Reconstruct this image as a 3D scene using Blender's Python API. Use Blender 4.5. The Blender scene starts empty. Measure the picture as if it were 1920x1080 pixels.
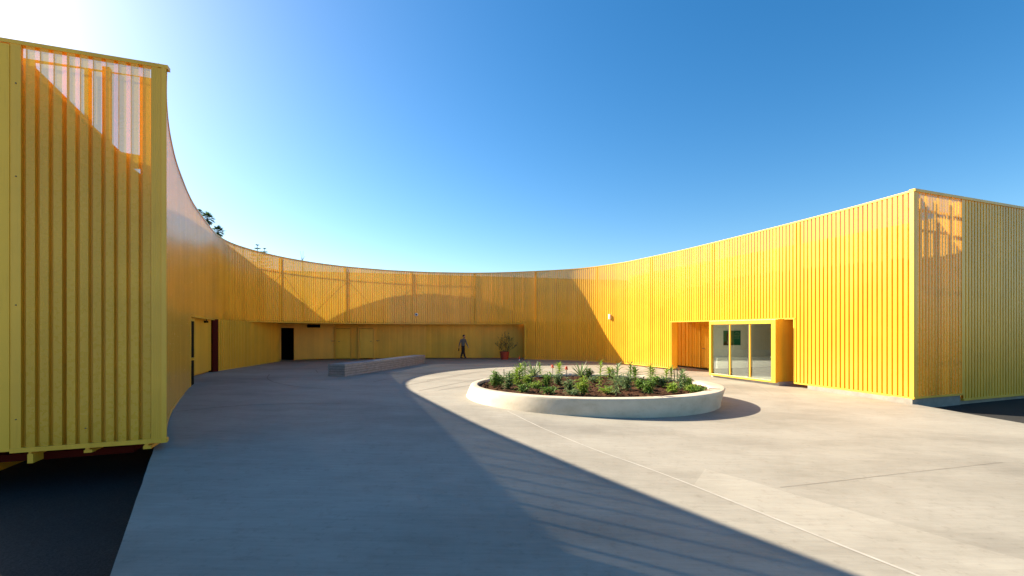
import bpy, bmesh, math, random
import numpy as np
from mathutils import Vector, Matrix, noise
from mathutils.geometry import tessellate_polygon

random.seed(7)
S = bpy.context.scene
C = S.collection
PI = math.pi
FOC, HOR, CX, CH = 850.0, 619.0, 960.0, 2.05     # focal length and horizon of the 1920 px photograph, camera height
TOP = 6.05                                       # top of the cladding
LINT = 2.46                                      # lintel height
UX, UY = 0.939, 0.343                            # the building's grid
VX, VY = -0.343, 0.939

# ------------------------------------------------------------------ helpers
class MB:
    def __init__(s): s.v = []; s.f = []; s.m = []
    def vert(s, p): s.v.append(tuple(p)); return len(s.v) - 1
    def face(s, idx, m=0): s.f.append(tuple(idx)); s.m.append(m)
    def quad(s, a, b, c, d, m=0):
        i = len(s.v); s.v += [tuple(a), tuple(b), tuple(c), tuple(d)]; s.face((i, i+1, i+2, i+3), m)
    def hexa(s, b, t, m=0):
        i = len(s.v); s.v += [tuple(p) for p in b] + [tuple(p) for p in t]
        n = len(b)
        cr = (Vector(b[1])-Vector(b[0])).cross(Vector(b[2])-Vector(b[1]))
        if cr.dot(Vector(t[0])-Vector(b[0])) < 0:      # keep every box facing outwards
            s.v[i:] = [tuple(p) for p in reversed(b)] + [tuple(p) for p in reversed(t)]
        s.face([i+k for k in reversed(range(n))], m); s.face([i+n+k for k in range(n)], m)
        for k in range(n):
            j = (k+1) % n
            s.face((i+k, i+j, i+n+j, i+n+k), m)
    def box(s, x0, y0, z0, x1, y1, z1, m=0):
        s.hexa([(x0,y0,z0),(x1,y0,z0),(x1,y1,z0),(x0,y1,z0)], [(x0,y0,z1),(x1,y0,z1),(x1,y1,z1),(x0,y1,z1)], m)
    def obox(s, o, dx, dy, a0, a1, b0, b1, z0, z1, m=0):
        """box in a rotated plan frame: origin o, unit axes dx and dy"""
        P = lambda a, b, z: (o[0]+dx[0]*a+dy[0]*b, o[1]+dx[1]*a+dy[1]*b, z)
        s.hexa([P(a0,b0,z0),P(a1,b0,z0),P(a1,b1,z0),P(a0,b1,z0)], [P(a0,b0,z1),P(a1,b0,z1),P(a1,b1,z1),P(a0,b1,z1)], m)
    def tube(s, pts, rad, n=8, m=0, cap=True):
        pts = [Vector(p) for p in pts]
        if not hasattr(rad, '__len__'): rad = [rad]*len(pts)
        rings = []
        t0 = (pts[1]-pts[0]).normalized()
        ref = Vector((0,0,1)) if abs(t0.z) < .9 else Vector((1,0,0))
        a = t0.cross(ref).normalized()
        for i, p in enumerate(pts):
            t = (pts[min(i+1,len(pts)-1)]-pts[max(i-1,0)]).normalized()
            a = (a - t*a.dot(t)).normalized(); b = t.cross(a)
            rings.append([s.vert(p + (a*math.cos(2*PI*k/n)+b*math.sin(2*PI*k/n))*rad[i]) for k in range(n)])
        for i in range(len(rings)-1):
            for k in range(n):
                j = (k+1) % n
                s.face((rings[i][k], rings[i][j], rings[i+1][j], rings[i+1][k]), m)
        if cap:
            s.face(list(reversed(rings[0])), m); s.face(rings[-1], m)
    def ball(s, c, r, n=10, k=6, m=0, R=None):
        r = r if hasattr(r, '__len__') else (r, r, r)
        rows = []
        for i in range(k+1):
            th = PI*i/k
            row = []
            for j in range(n):
                p = Vector((r[0]*math.sin(th)*math.cos(2*PI*j/n), r[1]*math.sin(th)*math.sin(2*PI*j/n), r[2]*math.cos(th)))
                if R is not None: p = R @ p
                row.append(s.vert(Vector(c)+p))
            rows.append(row)
        for i in range(k):
            for j in range(n):
                q = (j+1) % n
                s.face((rows[i][j], rows[i+1][j], rows[i+1][q], rows[i][q]), m)
    def blade(s, base, d, up, L, w, droop=.3, n=4, m=0, fold=.25):
        """a tapered, drooping leaf with a folded middle"""
        d = Vector(d).normalized(); side = d.cross(Vector(up))
        if side.length < 1e-4: side = Vector((1,0,0))
        side.normalize(); prev = None; p = Vector(base)
        for i in range(n+1):
            t = i/n
            ww = w*(math.sin(PI*min(1, .25+.75*t))**.8 if t < 1 else 0.02)
            nrm = side.cross(d).normalized()
            cur = (s.vert(p - side*ww*.5 + nrm*ww*fold), s.vert(p), s.vert(p + side*ww*.5 + nrm*ww*fold))
            if prev:
                s.face((prev[0], prev[1], cur[1], cur[0]), m); s.face((prev[1], prev[2], cur[2], cur[1]), m)
            prev = cur
            d = (d + Vector((0,0,-droop/n))).normalized()
            p = p + d*(L/n)
    def build(s, name, mat, parent=None, smooth=False):
        me = bpy.data.meshes.new(name); me.from_pydata(s.v, [], s.f)
        mats = mat if isinstance(mat, (list, tuple)) else [mat]
        for q in mats: me.materials.append(q)
        if len(mats) > 1: me.polygons.foreach_set('material_index', s.m)
        if smooth: me.polygons.foreach_set('use_smooth', [True]*len(s.f))
        me.update()
        o = bpy.data.objects.new(name, me); C.objects.link(o)
        if parent is not None: o.parent = parent
        return o

def tag(o, label=None, cat=None, group=None, kind=None):
    if label: o['label'] = label
    if cat: o['category'] = cat
    if group: o['group'] = group
    if kind: o['kind'] = kind
    return o
def thing(name, label, cat, loc=(0,0,0), rz=0, group=None):
    o = bpy.data.objects.new(name, None); C.objects.link(o)
    o.location = loc; o.rotation_euler = (0,0,rz); o.empty_display_size = .2
    return tag(o, label, cat, group)
def bevel(o, w=.01, seg=2):
    b = o.modifiers.new('bevel', 'BEVEL'); b.width = w; b.segments = seg; b.limit_method = 'ANGLE'; return o

def gz(x, y):
    """height of the courtyard slab: it climbs a little towards the left wall and falls to the right"""
    g = min(1, max(0, (33-y)/16))
    return (.023*(4-x) if x < 4 else -.012*(x-4))*g
def onz(px, py, z):
    Y = FOC*(CH-z)/(py-HOR); return ((px-CX)/FOC*Y, Y, z)
def ong(px, py):
    z = 0
    for _ in range(30):
        Y = FOC*(CH-z)/(py-HOR); X = (px-CX)/FOC*Y; z = .5*z+.5*gz(X, Y)
    return (X, Y, gz(X, Y))
def atY(px, py, Y): return ((px-CX)/FOC*Y, Y, CH-(py-HOR)/FOC*Y)

# ------------------------------------------------------------------ materials
def newmat(name):
    m = bpy.data.materials.new(name); m.use_nodes = True
    nt = m.node_tree; return m, nt, nt.nodes['Principled BSDF'], nt.nodes['Material Output']
def N(nt, t, **kw):
    n = nt.nodes.new(t)
    for k, v in kw.items():
        if k in n.inputs: n.inputs[k].default_value = v
        else: setattr(n, k, v)
    return n
def coords(nt, scale=(1,1,1), rot=(0,0,0)):
    tc = N(nt, 'ShaderNodeTexCoord'); mp = N(nt, 'ShaderNodeMapping')
    mp.inputs['Scale'].default_value = scale; mp.inputs['Rotation'].default_value = rot
    nt.links.new(tc.outputs['Object'], mp.inputs['Vector']); return mp.outputs['Vector']
def noisy(nt, vec, scale, detail=4, rough=.6):
    n = N(nt, 'ShaderNodeTexNoise'); n.inputs['Scale'].default_value = scale
    n.inputs['Detail'].default_value = detail; n.inputs['Roughness'].default_value = rough
    nt.links.new(vec, n.inputs['Vector']); return n.outputs['Fac']
def ramp(nt, fac, stops):
    r = N(nt, 'ShaderNodeValToRGB'); e = r.color_ramp.elements
    while len(e) < len(stops): e.new(.5)
    for q, (p, c) in zip(e, stops):
        q.position = p; q.color = (*c, 1) if len(c) == 3 else c
    nt.links.new(fac, r.inputs['Fac']); return r.outputs['Color']
def mix(nt, a, b, fac, mode='MIX'):
    m = N(nt, 'ShaderNodeMix', data_type='RGBA', blend_type=mode)
    for sock, v in ((m.inputs['Factor'], fac), (m.inputs[6], a), (m.inputs[7], b)):
        if hasattr(v, 'is_linked'): nt.links.new(v, sock)
        else: sock.default_value = (*v, 1) if hasattr(v, '__len__') else v
    return m.outputs[2]
def bump(nt, bsdf, h, strength=.2, dist=.01):
    b = N(nt, 'ShaderNodeBump'); b.inputs['Strength'].default_value = strength; b.inputs['Distance'].default_value = dist
    nt.links.new(h, b.inputs['Height']); nt.links.new(b.outputs['Normal'], bsdf.inputs['Normal'])

YEL = (.88, .495, .042)
def paint(name, col=YEL, open_=0.0, trans=0.0, rough=.33, spec=.5, var=.06):
    m, nt, b, out = newmat(name)
    v = coords(nt)
    n1 = noisy(nt, v, .9, 3); n2 = noisy(nt, v, 14, 2)
    dk = tuple(c*(1-var*2.2) for c in col)
    c = ramp(nt, n1, [(.3, dk), (.7, col)])
    n4 = noisy(nt, coords(nt, (1.6,1.6,.03)), 1.0, 3); n5 = noisy(nt, coords(nt, (9,9,.5)), 2.0, 4, .7)
    c = mix(nt, c, ramp(nt, n4, [(.36, (.86,.84,.80)), (.62, (1.04,1.04,1.04))]), .8, 'MULTIPLY')
    c = mix(nt, c, ramp(nt, n5, [(.30, (.80,.76,.70)), (.45, (1,1,1))]), .35, 'MULTIPLY')
    nt.links.new(c, b.inputs['Base Color'])
    r = N(nt, 'ShaderNodeMapRange'); r.inputs['To Min'].default_value = rough-.06; r.inputs['To Max'].default_value = rough+.1
    nt.links.new(n2, r.inputs['Value']); nt.links.new(r.outputs['Result'], b.inputs['Roughness'])
    b.inputs['Specular IOR Level'].default_value = spec
    # thin sheet never quite flat: a slow ripple in the reflections
    n3 = noisy(nt, coords(nt, (1.2, 1.2, .25)), 2.5, 2)
    bump(nt, b, n3, .07, .015)
    sh = b.outputs['BSDF']
    if trans:
        t = N(nt, 'ShaderNodeBsdfTranslucent'); t.inputs['Color'].default_value = (.95, .68, .06, 1)
        mx = N(nt, 'ShaderNodeMixShader'); mx.inputs['Fac'].default_value = trans
        nt.links.new(sh, mx.inputs[1]); nt.links.new(t.outputs[0], mx.inputs[2]); sh = mx.outputs[0]
    if open_:
        t = N(nt, 'ShaderNodeBsdfTransparent')
        mx = N(nt, 'ShaderNodeMixShader'); mx.inputs['Fac'].default_value = open_
        nt.links.new(sh, mx.inputs[1]); nt.links.new(t.outputs[0], mx.inputs[2]); sh = mx.outputs[0]
    nt.links.new(sh, out.inputs['Surface'])
    return m
def plain(name, col, rough=.6, var=.12, scale=6, metal=0, spec=.5, bmp=0, em=None):
    m, nt, b, out = newmat(name)
    n1 = noisy(nt, coords(nt), scale, 5)
    c = ramp(nt, n1, [(.3, tuple(x*(1-var) for x in col)), (.7, tuple(min(1, x*(1+var)) for x in col))])
    nt.links.new(c, b.inputs['Base Color']); b.inputs['Roughness'].default_value = rough
    b.inputs['Metallic'].default_value = metal; b.inputs['Specular IOR Level'].default_value = spec
    if bmp: bump(nt, b, noisy(nt, coords(nt), scale*4, 6), bmp, .02)
    return m

M = {}
M['crown'] = paint('perforated_yellow_crown', open_=.05, trans=.07, rough=.22)
M['valley'] = paint('perforated_yellow_valley', col=(.86,.46,.028), open_=.14, trans=.04)
M['open_crown'] = paint('open_perforated_yellow_crown', open_=.17, trans=.05, rough=.26)
M['open_valley'] = paint('open_perforated_yellow_valley', col=(.86,.46,.028), open_=.28, trans=.03)
M['yellow'] = paint('yellow_paint')
M['flat'] = paint('yellow_flat_panel', col=(.87,.495,.036), rough=.4, var=.04)
M['door'] = paint('yellow_door', col=(.92,.58,.05), rough=.34)
M['recess'] = paint('yellow_recess', col=(.86,.48,.03), rough=.45)
M['dkred'] = plain('dark_red_paint', (.065,.005,.002), .8, spec=.1)
M['black'] = plain('black_paint', (.004,.004,.004), .7, spec=.05)
M['dark'] = plain('dark_metal', (.03,.03,.035), .4)
M['white'] = plain('white_plaster', (.74,.73,.70), .7, .04)
M['dado'] = plain('pale_dado', (.82,.82,.78), .5, .03)
M['grey'] = plain('grey_skirting', (.22,.23,.21), .5, .05)
M['floor'] = plain('grey_screed', (.36,.36,.35), .35, .1)
M['whitecap'] = plain('white_plastic', (.85,.85,.84), .35, .03)
M['pot'] = plain('red_glazed_terracotta', (.34,.045,.018), .45, .12)
M['plinth'] = plain('plinth_concrete', (.25,.225,.185), .85, .14, 5, bmp=.2)
M['soilpot'] = plain('dark_pot_soil', (.035,.022,.014), .95, .3, 20)

def concrete(k=1.0):
    m, nt, b, out = newmat('brushed_concrete')
    big = noisy(nt, coords(nt, (.22,.5,1), (0,0,.25)), 1.0, 5, .62)
    c = ramp(nt, big, [(.28, (.225,.206,.166)), (.5, (.31,.287,.234)), (.74, (.365,.340,.282))])
    if k != 1: c = mix(nt, c, (k,k,k), 1.0, 'MULTIPLY')
    st = noisy(nt, coords(nt, (.6,7,1), (0,0,.16)), 2.2, 6, .7)
    c = mix(nt, c, ramp(nt, st, [(.3, (.74,.73,.72)), (.62, (1.03,1.03,1.03))]), .42, 'MULTIPLY')
    st2 = noisy(nt, coords(nt, (1.5,34,1), (0,0,.12)), 2.0, 4, .7)
    c = mix(nt, c, ramp(nt, st2, [(.34, (.80,.79,.78)), (.6, (1.02,1.02,1.02))]), .30, 'MULTIPLY')
    sp = noisy(nt, coords(nt), 9, 8, .75)
    c = mix(nt, c, ramp(nt, sp, [(.32, (.66,.63,.60)), (.46, (1,1,1))]), .5, 'MULTIPLY')
    bl = noisy(nt, coords(nt), .55, 6, .7)
    c = mix(nt, c, ramp(nt, bl, [(.32, (.80,.79,.77)), (.52, (1,1,1)), (.72, (1.07,1.06,1.04))]), .75, 'MULTIPLY')
    vo = N(nt, 'ShaderNodeTexVoronoi'); vo.inputs['Scale'].default_value = 1.7
    nt.links.new(coords(nt, (.8,1.3,1)), vo.inputs['Vector'])
    c = mix(nt, c, ramp(nt, vo.outputs['Distance'], [(.0, (.45,.42,.38)), (.03, (.8,.78,.75)), (.05, (1,1,1))]), .5, 'MULTIPLY')
    nt.links.new(c, b.inputs['Base Color'])
    b.inputs['Roughness'].default_value = .72; b.inputs['Specular IOR Level'].default_value = .35
    h = mix(nt, st2, st, .5)
    bump(nt, b, h, .35, .012)
    return m
M['concrete'] = concrete()
def asphalt():
    m, nt, b, out = newmat('asphalt')
    n1 = noisy(nt, coords(nt), 60, 4, .7); n2 = noisy(nt, coords(nt), .8, 4)
    c = ramp(nt, n1, [(.35, (.014,.0135,.013)), (.7, (.05,.048,.045))])
    c = mix(nt, c, ramp(nt, n2, [(.3, (.7,.7,.7)), (.7, (1.1,1.1,1.1))]), .6, 'MULTIPLY')
    nt.links.new(c, b.inputs['Base Color']); b.inputs['Roughness'].default_value = .85
    b.inputs['Specular IOR Level'].default_value = .25
    bump(nt, b, n1, .5, .01); return m
M['asphalt'] = asphalt()
def planter_mat():
    m, nt, b, out = newmat('smooth_render')
    n1 = noisy(nt, coords(nt, (1,1,1.6)), 1.6, 6, .65)
    c = ramp(nt, n1, [(.3, (.44,.37,.26)), (.52, (.55,.475,.355)), (.75, (.61,.535,.415))])
    n2 = noisy(nt, coords(nt), 16, 6, .75)
    c = mix(nt, c, ramp(nt, n2, [(.28, (.68,.60,.48)), (.42, (1,1,1))]), .5, 'MULTIPLY')
    nt.links.new(c, b.inputs['Base Color']); b.inputs['Roughness'].default_value = .62
    bump(nt, b, n2, .22, .015); return m
M['planter'] = planter_mat()
def soil():
    m, nt, b, out = newmat('soil')
    n1 = noisy(nt, coords(nt), 12, 8, .75); n2 = noisy(nt, coords(nt), 45, 4, .7)
    c = ramp(nt, n1, [(.28, (.016,.008,.004)), (.5, (.075,.034,.016)), (.72, (.16,.08,.04))])
    c = mix(nt, c, ramp(nt, n2, [(.4, (.6,.6,.6)), (.7, (1.4,1.3,1.2))]), .6, 'MULTIPLY')
    nt.links.new(c, b.inputs['Base Color']); b.inputs['Roughness'].default_value = .95
    b.inputs['Specular IOR Level'].default_value = .1
    bump(nt, b, n1, 1.0, .05); return m
M['soil'] = soil()
def board_concrete():
    m, nt, b, out = newmat('board_formed_concrete')
    n1 = noisy(nt, coords(nt, (1,1,2.5)), 3, 7, .7)
    c = ramp(nt, n1, [(.28, (.20,.20,.20)), (.55, (.30,.30,.295)), (.75, (.36,.36,.35))])
    n3 = noisy(nt, coords(nt), 30, 5, .75)
    c = mix(nt, c, ramp(nt, n3, [(.3, (.6,.6,.6)), (.5, (1,1,1))]), .4, 'MULTIPLY')
    nt.links.new(c, b.inputs['Base Color']); b.inputs['Roughness'].default_value = .85
    bump(nt, b, n3, .5, .02); return m
M['board'] = board_concrete()
def leafmat(name, a, bcol, tr=.3):
    m, nt, b, out = newmat(name)
    n1 = noisy(nt, coords(nt), 7, 3)
    c = ramp(nt, n1, [(.3, a), (.7, bcol)])
    nt.links.new(c, b.inputs['Base Color']); b.inputs['Roughness'].default_value = .42
    t = N(nt, 'ShaderNodeBsdfTranslucent'); nt.links.new(c, t.inputs['Color'])
    mx = N(nt, 'ShaderNodeMixShader'); mx.inputs['Fac'].default_value = tr
    nt.links.new(b.outputs[0], mx.inputs[1]); nt.links.new(t.outputs[0], mx.inputs[2])
    nt.links.new(mx.outputs[0], out.inputs['Surface']); return m
M['leafA'] = leafmat('mid_green_leaf', (.09,.18,.025), (.23,.36,.06))
M['leafB'] = leafmat('bright_green_leaf', (.15,.26,.02), (.34,.45,.06))
M['leafC'] = leafmat('grey_green_leaf', (.11,.18,.06), (.26,.34,.14))
M['leafD'] = leafmat('dark_leaf', (.012,.020,.008), (.03,.045,.016), .15)
M['palm'] = leafmat('palm_leaf', (.05,.10,.03), (.11,.18,.05), .4)
M['drypalm'] = leafmat('dry_palm_leaf', (.45,.42,.34), (.60,.57,.48), .5)
M['stem'] = plain('green_stem', (.06,.09,.025), .6)
M['twig'] = plain('brown_twig', (.06,.035,.02), .8)
M['trunk'] = plain('palm_trunk', (.12,.09,.065), .9, .3, 10)
M['red'] = plain('orange_red_flower', (.80,.07,.015), .5)
M['orange'] = plain('orange_plastic', (.85,.13,.02), .45)
M['greentag'] = plain('green_plastic', (.01,.22,.08), .4)
M['skin'] = plain('skin', (.42,.22,.14), .5, .05)
M['sweater'] = plain('grey_sweater', (.15,.13,.11), .9, .1, 30)
M['trousers'] = plain('dark_trousers', (.022,.014,.014), .85, .1)
M['shoe'] = plain('dark_shoe', (.015,.012,.010), .5)
M['hair'] = plain('dark_hair', (.012,.008,.006), .6)
def glassmat():
    m, nt, b, out = newmat('window_glass')
    t = N(nt, 'ShaderNodeBsdfTransparent'); t.inputs['Color'].default_value = (.92,.95,.90,1)
    g = N(nt, 'ShaderNodeBsdfGlossy'); g.inputs['Roughness'].default_value = .01; g.inputs['Color'].default_value = (.9,.95,.93,1)
    f = N(nt, 'ShaderNodeLayerWeight'); f.inputs['Blend'].default_value = .5
    pw5 = N(nt, 'ShaderNodeMath', operation='POWER'); pw5.inputs[1].default_value = 5
    ma = N(nt, 'ShaderNodeMath', operation='MULTIPLY_ADD'); ma.inputs[1].default_value = .9; ma.inputs[2].default_value = .09
    nt.links.new(f.outputs['Facing'], pw5.inputs[0]); nt.links.new(pw5.outputs[0], ma.inputs[0])
    mx = N(nt, 'ShaderNodeMixShader')
    nt.links.new(ma.outputs[0], mx.inputs[0]); nt.links.new(t.outputs[0], mx.inputs[1]); nt.links.new(g.outputs[0], mx.inputs[2])
    nt.links.new(mx.outputs[0], out.inputs['Surface']); return m
M['glass'] = glassmat()

# ------------------------------------------------------------------ the curved wall in plan
IMG = [(310.7,179),(313.3,220.7),(317.8,253.3),(323.7,281.5),(331,309.6),(340,333),(350.4,360),(362.2,383.7),(377,404.4),(389,420.7),
       (402,437.5),(410,444.6),(423.3,452.5),(440,459.7),(473.3,470),(506.7,478.3),(540,485.3),(590,493.8),(640,500),(660,502),
       (731.9,508),(803.7,511.3),(875.6,512.6),(923.5,512.3),(971.4,510.8),(1043,507.5),(1082.7,504.7),(1115,501.3),(1173.4,492.7),
       (1280,470.3),(1362.5,450.4),(1479.4,421.2),(1596,391.2)]
RAW = [(-5.29,6.94)] + [((x-CX)/(HOR-y)*4, FOC/(HOR-y)*4) for x, y in IMG] + [(11.58,13.06)]
def resample(P, n):
    P = np.array(P); d = np.r_[0, np.cumsum(np.hypot(*np.diff(P, axis=0).T))]
    t = np.linspace(0, d[-1], n); return np.c_[np.interp(t, d, P[:,0]), np.interp(t, d, P[:,1])], t
PATH, _ = resample(RAW, 300)
for _ in range(10):
    PATH[1:-1] = .25*PATH[:-2]+.5*PATH[1:-1]+.25*PATH[2:]
PATH, PS = resample(PATH, 1200)
SEND = float(PS[-1])
TAN = np.gradient(PATH, axis=0); TAN /= np.hypot(TAN[:,0], TAN[:,1])[:,None]
def F(s, d=0.0):
    """point of the curved wall at arc length s, moved d metres towards the courtyard"""
    x = np.interp(s, PS, PATH[:,0]); y = np.interp(s, PS, PATH[:,1])
    tx = np.interp(s, PS, TAN[:,0]); ty = np.interp(s, PS, TAN[:,1])
    return (float(x+ty*d), float(y-tx*d))
def s_px(px, smin=3.0):
    r = PATH[:,0]/PATH[:,1]*FOC+CX
    for i in range(len(r)-1):
        if PS[i] > smin and r[i] <= px < r[i+1]: return float(PS[i]+(PS[i+1]-PS[i])*(px-r[i])/(r[i+1]-r[i]))
    return SEND
def line(o, dx, dy):
    """straight run with the same interface: along dx, front face towards dy"""
    return lambda s, d=0.0: (o[0]+dx[0]*s+dy[0]*d, o[1]+dx[1]*s+dy[1]*d)

def corrugate(mb, fn, s0, s1, z0, z1, pitch=.15, depth=.045, crown=.094, joint=5, zmid=None):
    n = max(1, round((s1-s0)/pitch)); p = (s1-s0)/n
    zf0 = z0 if callable(z0) else (lambda s: z0); zf1 = z1 if callable(z1) else (lambda s: z1)
    cols = []
    for k in range(n):
        a = s0+k*p; dp = depth*(1.7 if (k % joint) == joint-1 else 1)
        c = crown/pitch*p
        cols += [(a, 0, 0), (a+c, 0, 1), (a+c+.008, -dp, 1), (a+p-.008, -dp, 1)]
    cols.append((s1, 0, 0))
    prev = None
    for (s, d, m) in cols:
        x, y = fn(s, d)
        cur = (mb.vert((x, y, zf0(s))), mb.vert((x, y, zf1(s))))
        if prev: mb.face((prev[0], cur[0], cur[1], prev[1]), pm)
        prev, pm = cur, (m if m else 0)
    # the face that starts at a column carries that column's slot: crown first, then flank and valley
def sweep(mb, fn, s0, s1, d0, d1, z0, z1, step=.4, m=0):
    n = max(1, int((s1-s0)/step)); prev = None
    f0 = z0 if callable(z0) else (lambda s: z0); f1 = z1 if callable(z1) else (lambda s: z1)
    for i in range(n+1):
        s = s0+(s1-s0)*i/n
        a = fn(s, d0); b = fn(s, d1)
        cur = [mb.vert((*a, f0(s))), mb.vert((*b, f0(s))), mb.vert((*b, f1(s))), mb.vert((*a, f1(s)))]
        if prev:
            for k in range(4): mb.face((prev[k], prev[(k+1)%4], cur[(k+1)%4], cur[k]), m)
        else: mb.face(cur, m)
        prev = cur
    mb.face(list(reversed(prev)), m)
def sheet(mb, fn, s0, s1, d, z0, z1, step=.4, m=0):
    n = max(1, int((s1-s0)/step)); prev = None
    f0 = z0 if callable(z0) else (lambda s: z0); f1 = z1 if callable(z1) else (lambda s: z1)
    for i in range(n+1):
        s = s0+(s1-s0)*i/n; x, y = fn(s, d)
        cur = (mb.vert((x, y, f0(s))), mb.vert((x, y, f1(s))))
        if prev: mb.face((prev[0], cur[0], cur[1], prev[1]), m)
        prev = cur

S_A = s_px(357.5)      # left end of the long opening
S_B = s_px(985)        # its right end
S_C = s_px(1258)       # entrance opening, left
S_D = s_px(1488)       # entrance opening, right
def zleft(s): return .33-.10*min(1, s/S_A)

# ------------------------------------------------------------------ THE BUILDING
B = thing('courtyard_building', 'yellow corrugated metal building whose curved perforated facade wraps round the whole courtyard', 'building')
SKIN = [M['crown'], M['valley']]; OPEN = [M['open_crown'], M['open_valley']]
mb = MB()
corrugate(mb, F, .05, S_A, lambda s: zleft(s)+.05, TOP)
corrugate(mb, F, S_A, S_B, LINT+.05, TOP)
corrugate(mb, F, S_B, S_C, .10, TOP)
corrugate(mb, F, S_C, S_D, LINT+.05, TOP)
corrugate(mb, F, S_D, SEND-.12, .10, TOP)
mb.build('curved_screen', SKIN, B)
# coping along the curved top
mb = MB(); sweep(mb, F, 0, SEND, -.10, .012, TOP, TOP+.05, .25); mb.build('coping', M['yellow'], B)
# edge rails
for a, b_, f0, f1 in ((0, S_A, lambda s: zleft(s), lambda s: zleft(s)+.05), (S_B, S_C, .05, .10), (S_D, SEND, .05, .10)):
    mb = MB(); sweep(mb, F, a, b_, -.07, .012, f0, f1, .25); mb.build('base_rail', M['yellow'], B)
for a, b_ in ((S_A, S_B), (S_C-.06, S_D+.06)):
    mb = MB(); sweep(mb, F, a, b_, -.07, .02, LINT, LINT+.05, .3); mb.build('lintel', M['yellow'], B)
# inner ends of the openings
mb = MB(); o = F(S_A)
sweep(mb, F, S_A-.05, S_A+.02, -.10, .012, zleft(S_A), LINT, .05); mb.build('jamb', M['yellow'], B)
# corner posts at the two ends
mb = MB(); sweep(mb, F, SEND-.12, SEND, -.06, .006, .10, TOP, .2); mb.build('corner_post', M['yellow'], B)
mb = MB(); sweep(mb, F, 0, .05, -.06, .002, .37, TOP, .05); mb.build('corner_post', M['yellow'], B)

# posts, rails and braces standing behind the curved screen
sp = 4.35; k = 0; s = s_px(430)
posts = []
while s < SEND-.6:
    lo = (LINT+.12) if (S_A < s < S_B or S_C < s < S_D) else .1
    mb = MB(); sweep(mb, F, s-.07, s+.07, -.26, -.12, lo, TOP-.02, .2); mb.build('frame_post', M['yellow'], B)
    posts.append(s); s += sp
for a, b_ in zip(posts, posts[1:]):
    if b_ > S_B: break
    mb = MB(); sweep(mb, F, a+.07, b_-.07, -.30, -.24, 5.32, 5.37, .5); mb.build('frame_rail', M['yellow'], B)
    mid = (a+b_)/2
    for (q, r) in ((a+.1, mid-.12), (b_-.1, mid+.12)):
        p0 = F(q, -.36); p1 = F(r, -.36)
        mb = MB(); mb.tube([(*p0, 5.28), ((p0[0]+p1[0])/2, (p0[1]+p1[1])/2, 4.3), (*p1, 3.35)], .02, 6)
        mb.build('brace', M['yellow'], B)
# outer skin of the ring
A0 = (-7.93, 5.98)
LB = 26.4
B0 = (A0[0]+VX*LB, A0[1]+VY*LB)
bx, by = .971, .238
outL = line(A0, (VX, VY), (-UX, -UY))
outB = line(B0, (bx, by), (-by, bx))
mb = MB()
corrugate(mb, outL, 0, LB, 2.72, TOP, pitch=.2)
mb.build('outer_screen', SKIN, B)
mb = MB(); corrugate(mb, outB, 0, 46, 2.72, TOP, pitch=.2); mb.build('outer_screen', SKIN, B)
mb = MB(); sweep(mb, outL, 0, LB, -.10, 0, -.24, 2.72, 3); mb.build('outer_wall', M['flat'], B)
mb = MB(); sweep(mb, outB, .11, 46, -.10, 0, -.24, 2.72, 3); mb.build('outer_wall', M['flat'], B)
mb = MB(); sweep(mb, outL, -.02, LB, -.09, .03, TOP, TOP+.075, 3)
mb.build('outer_coping', M['yellow'], B)
mb = MB(); sweep(mb, outB, .02, 46, -.09, .03, TOP, TOP+.075, 3); mb.build('outer_coping', M['yellow'], B)

# front end of the left wing
E0 = (-5.29, 6.94)
endL = line(E0, (-UX, -UY), (-VX, -VY))
mb = MB(); corrugate(mb, endL, .20, 1.70, .40, TOP, pitch=.148, joint=7, depth=.05)
mb.build('end_screen', OPEN, B)
mb = MB()
corrugate(mb, lambda q, d=0.0: endL(q, d+.004), .0, .195, .40, TOP, pitch=.028, depth=.005, crown=.018, joint=10**6); sweep(mb, endL, 1.70, 1.815, -.05, .004, .40, TOP, .3)
mb.build('end_trim', [M['yellow'], M['yellow']], B)
mb = MB(); sweep(mb, endL, 1.817, 2.9, -.05, .016, .36, TOP-.02, .3); mb.build('end_panel', M['flat'], B)
mb = MB(); sweep(mb, endL, -.02, 2.9, -.10, .012, TOP, TOP+.055, .3); mb.build('end_coping', M['yellow'], B)
mb = MB(); sweep(mb, endL, 0, 1.815, -.09, .015, .335, .40, .3); mb.build('end_rail', M['yellow'], B)
for q, w_, h_ in ((.27,.07,.25), (.98,.07,.26), (1.62,.045,.17)):
    mb = MB(); sweep(mb, endL, q-w_, q+w_*.4, -.4, -.012, h_, .30, .3); sweep(mb, endL, q-w_*.5, q+w_*.2, -.3, -.02, .29, .336, .3)
    mb.build('support_foot', M['yellow'], B)
mb = MB(); sweep(mb, endL, .5, 2.8, -1.2, -.25, .16, .26, .5); mb.build('sill_beam', M['dkred'], B)
for q, z in ((.045,.75),(.045,2.0),(.045,3.6),(.98,.62),(1.75,.8),(1.75,2.4),(1.75,4.2),(1.75,5.5)):
    mb = MB(); mb.tube([(*endL(q, -.01), z), (*endL(q, .012), z)], .009, 6); mb.build('screw', M['dark'], B)
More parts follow.
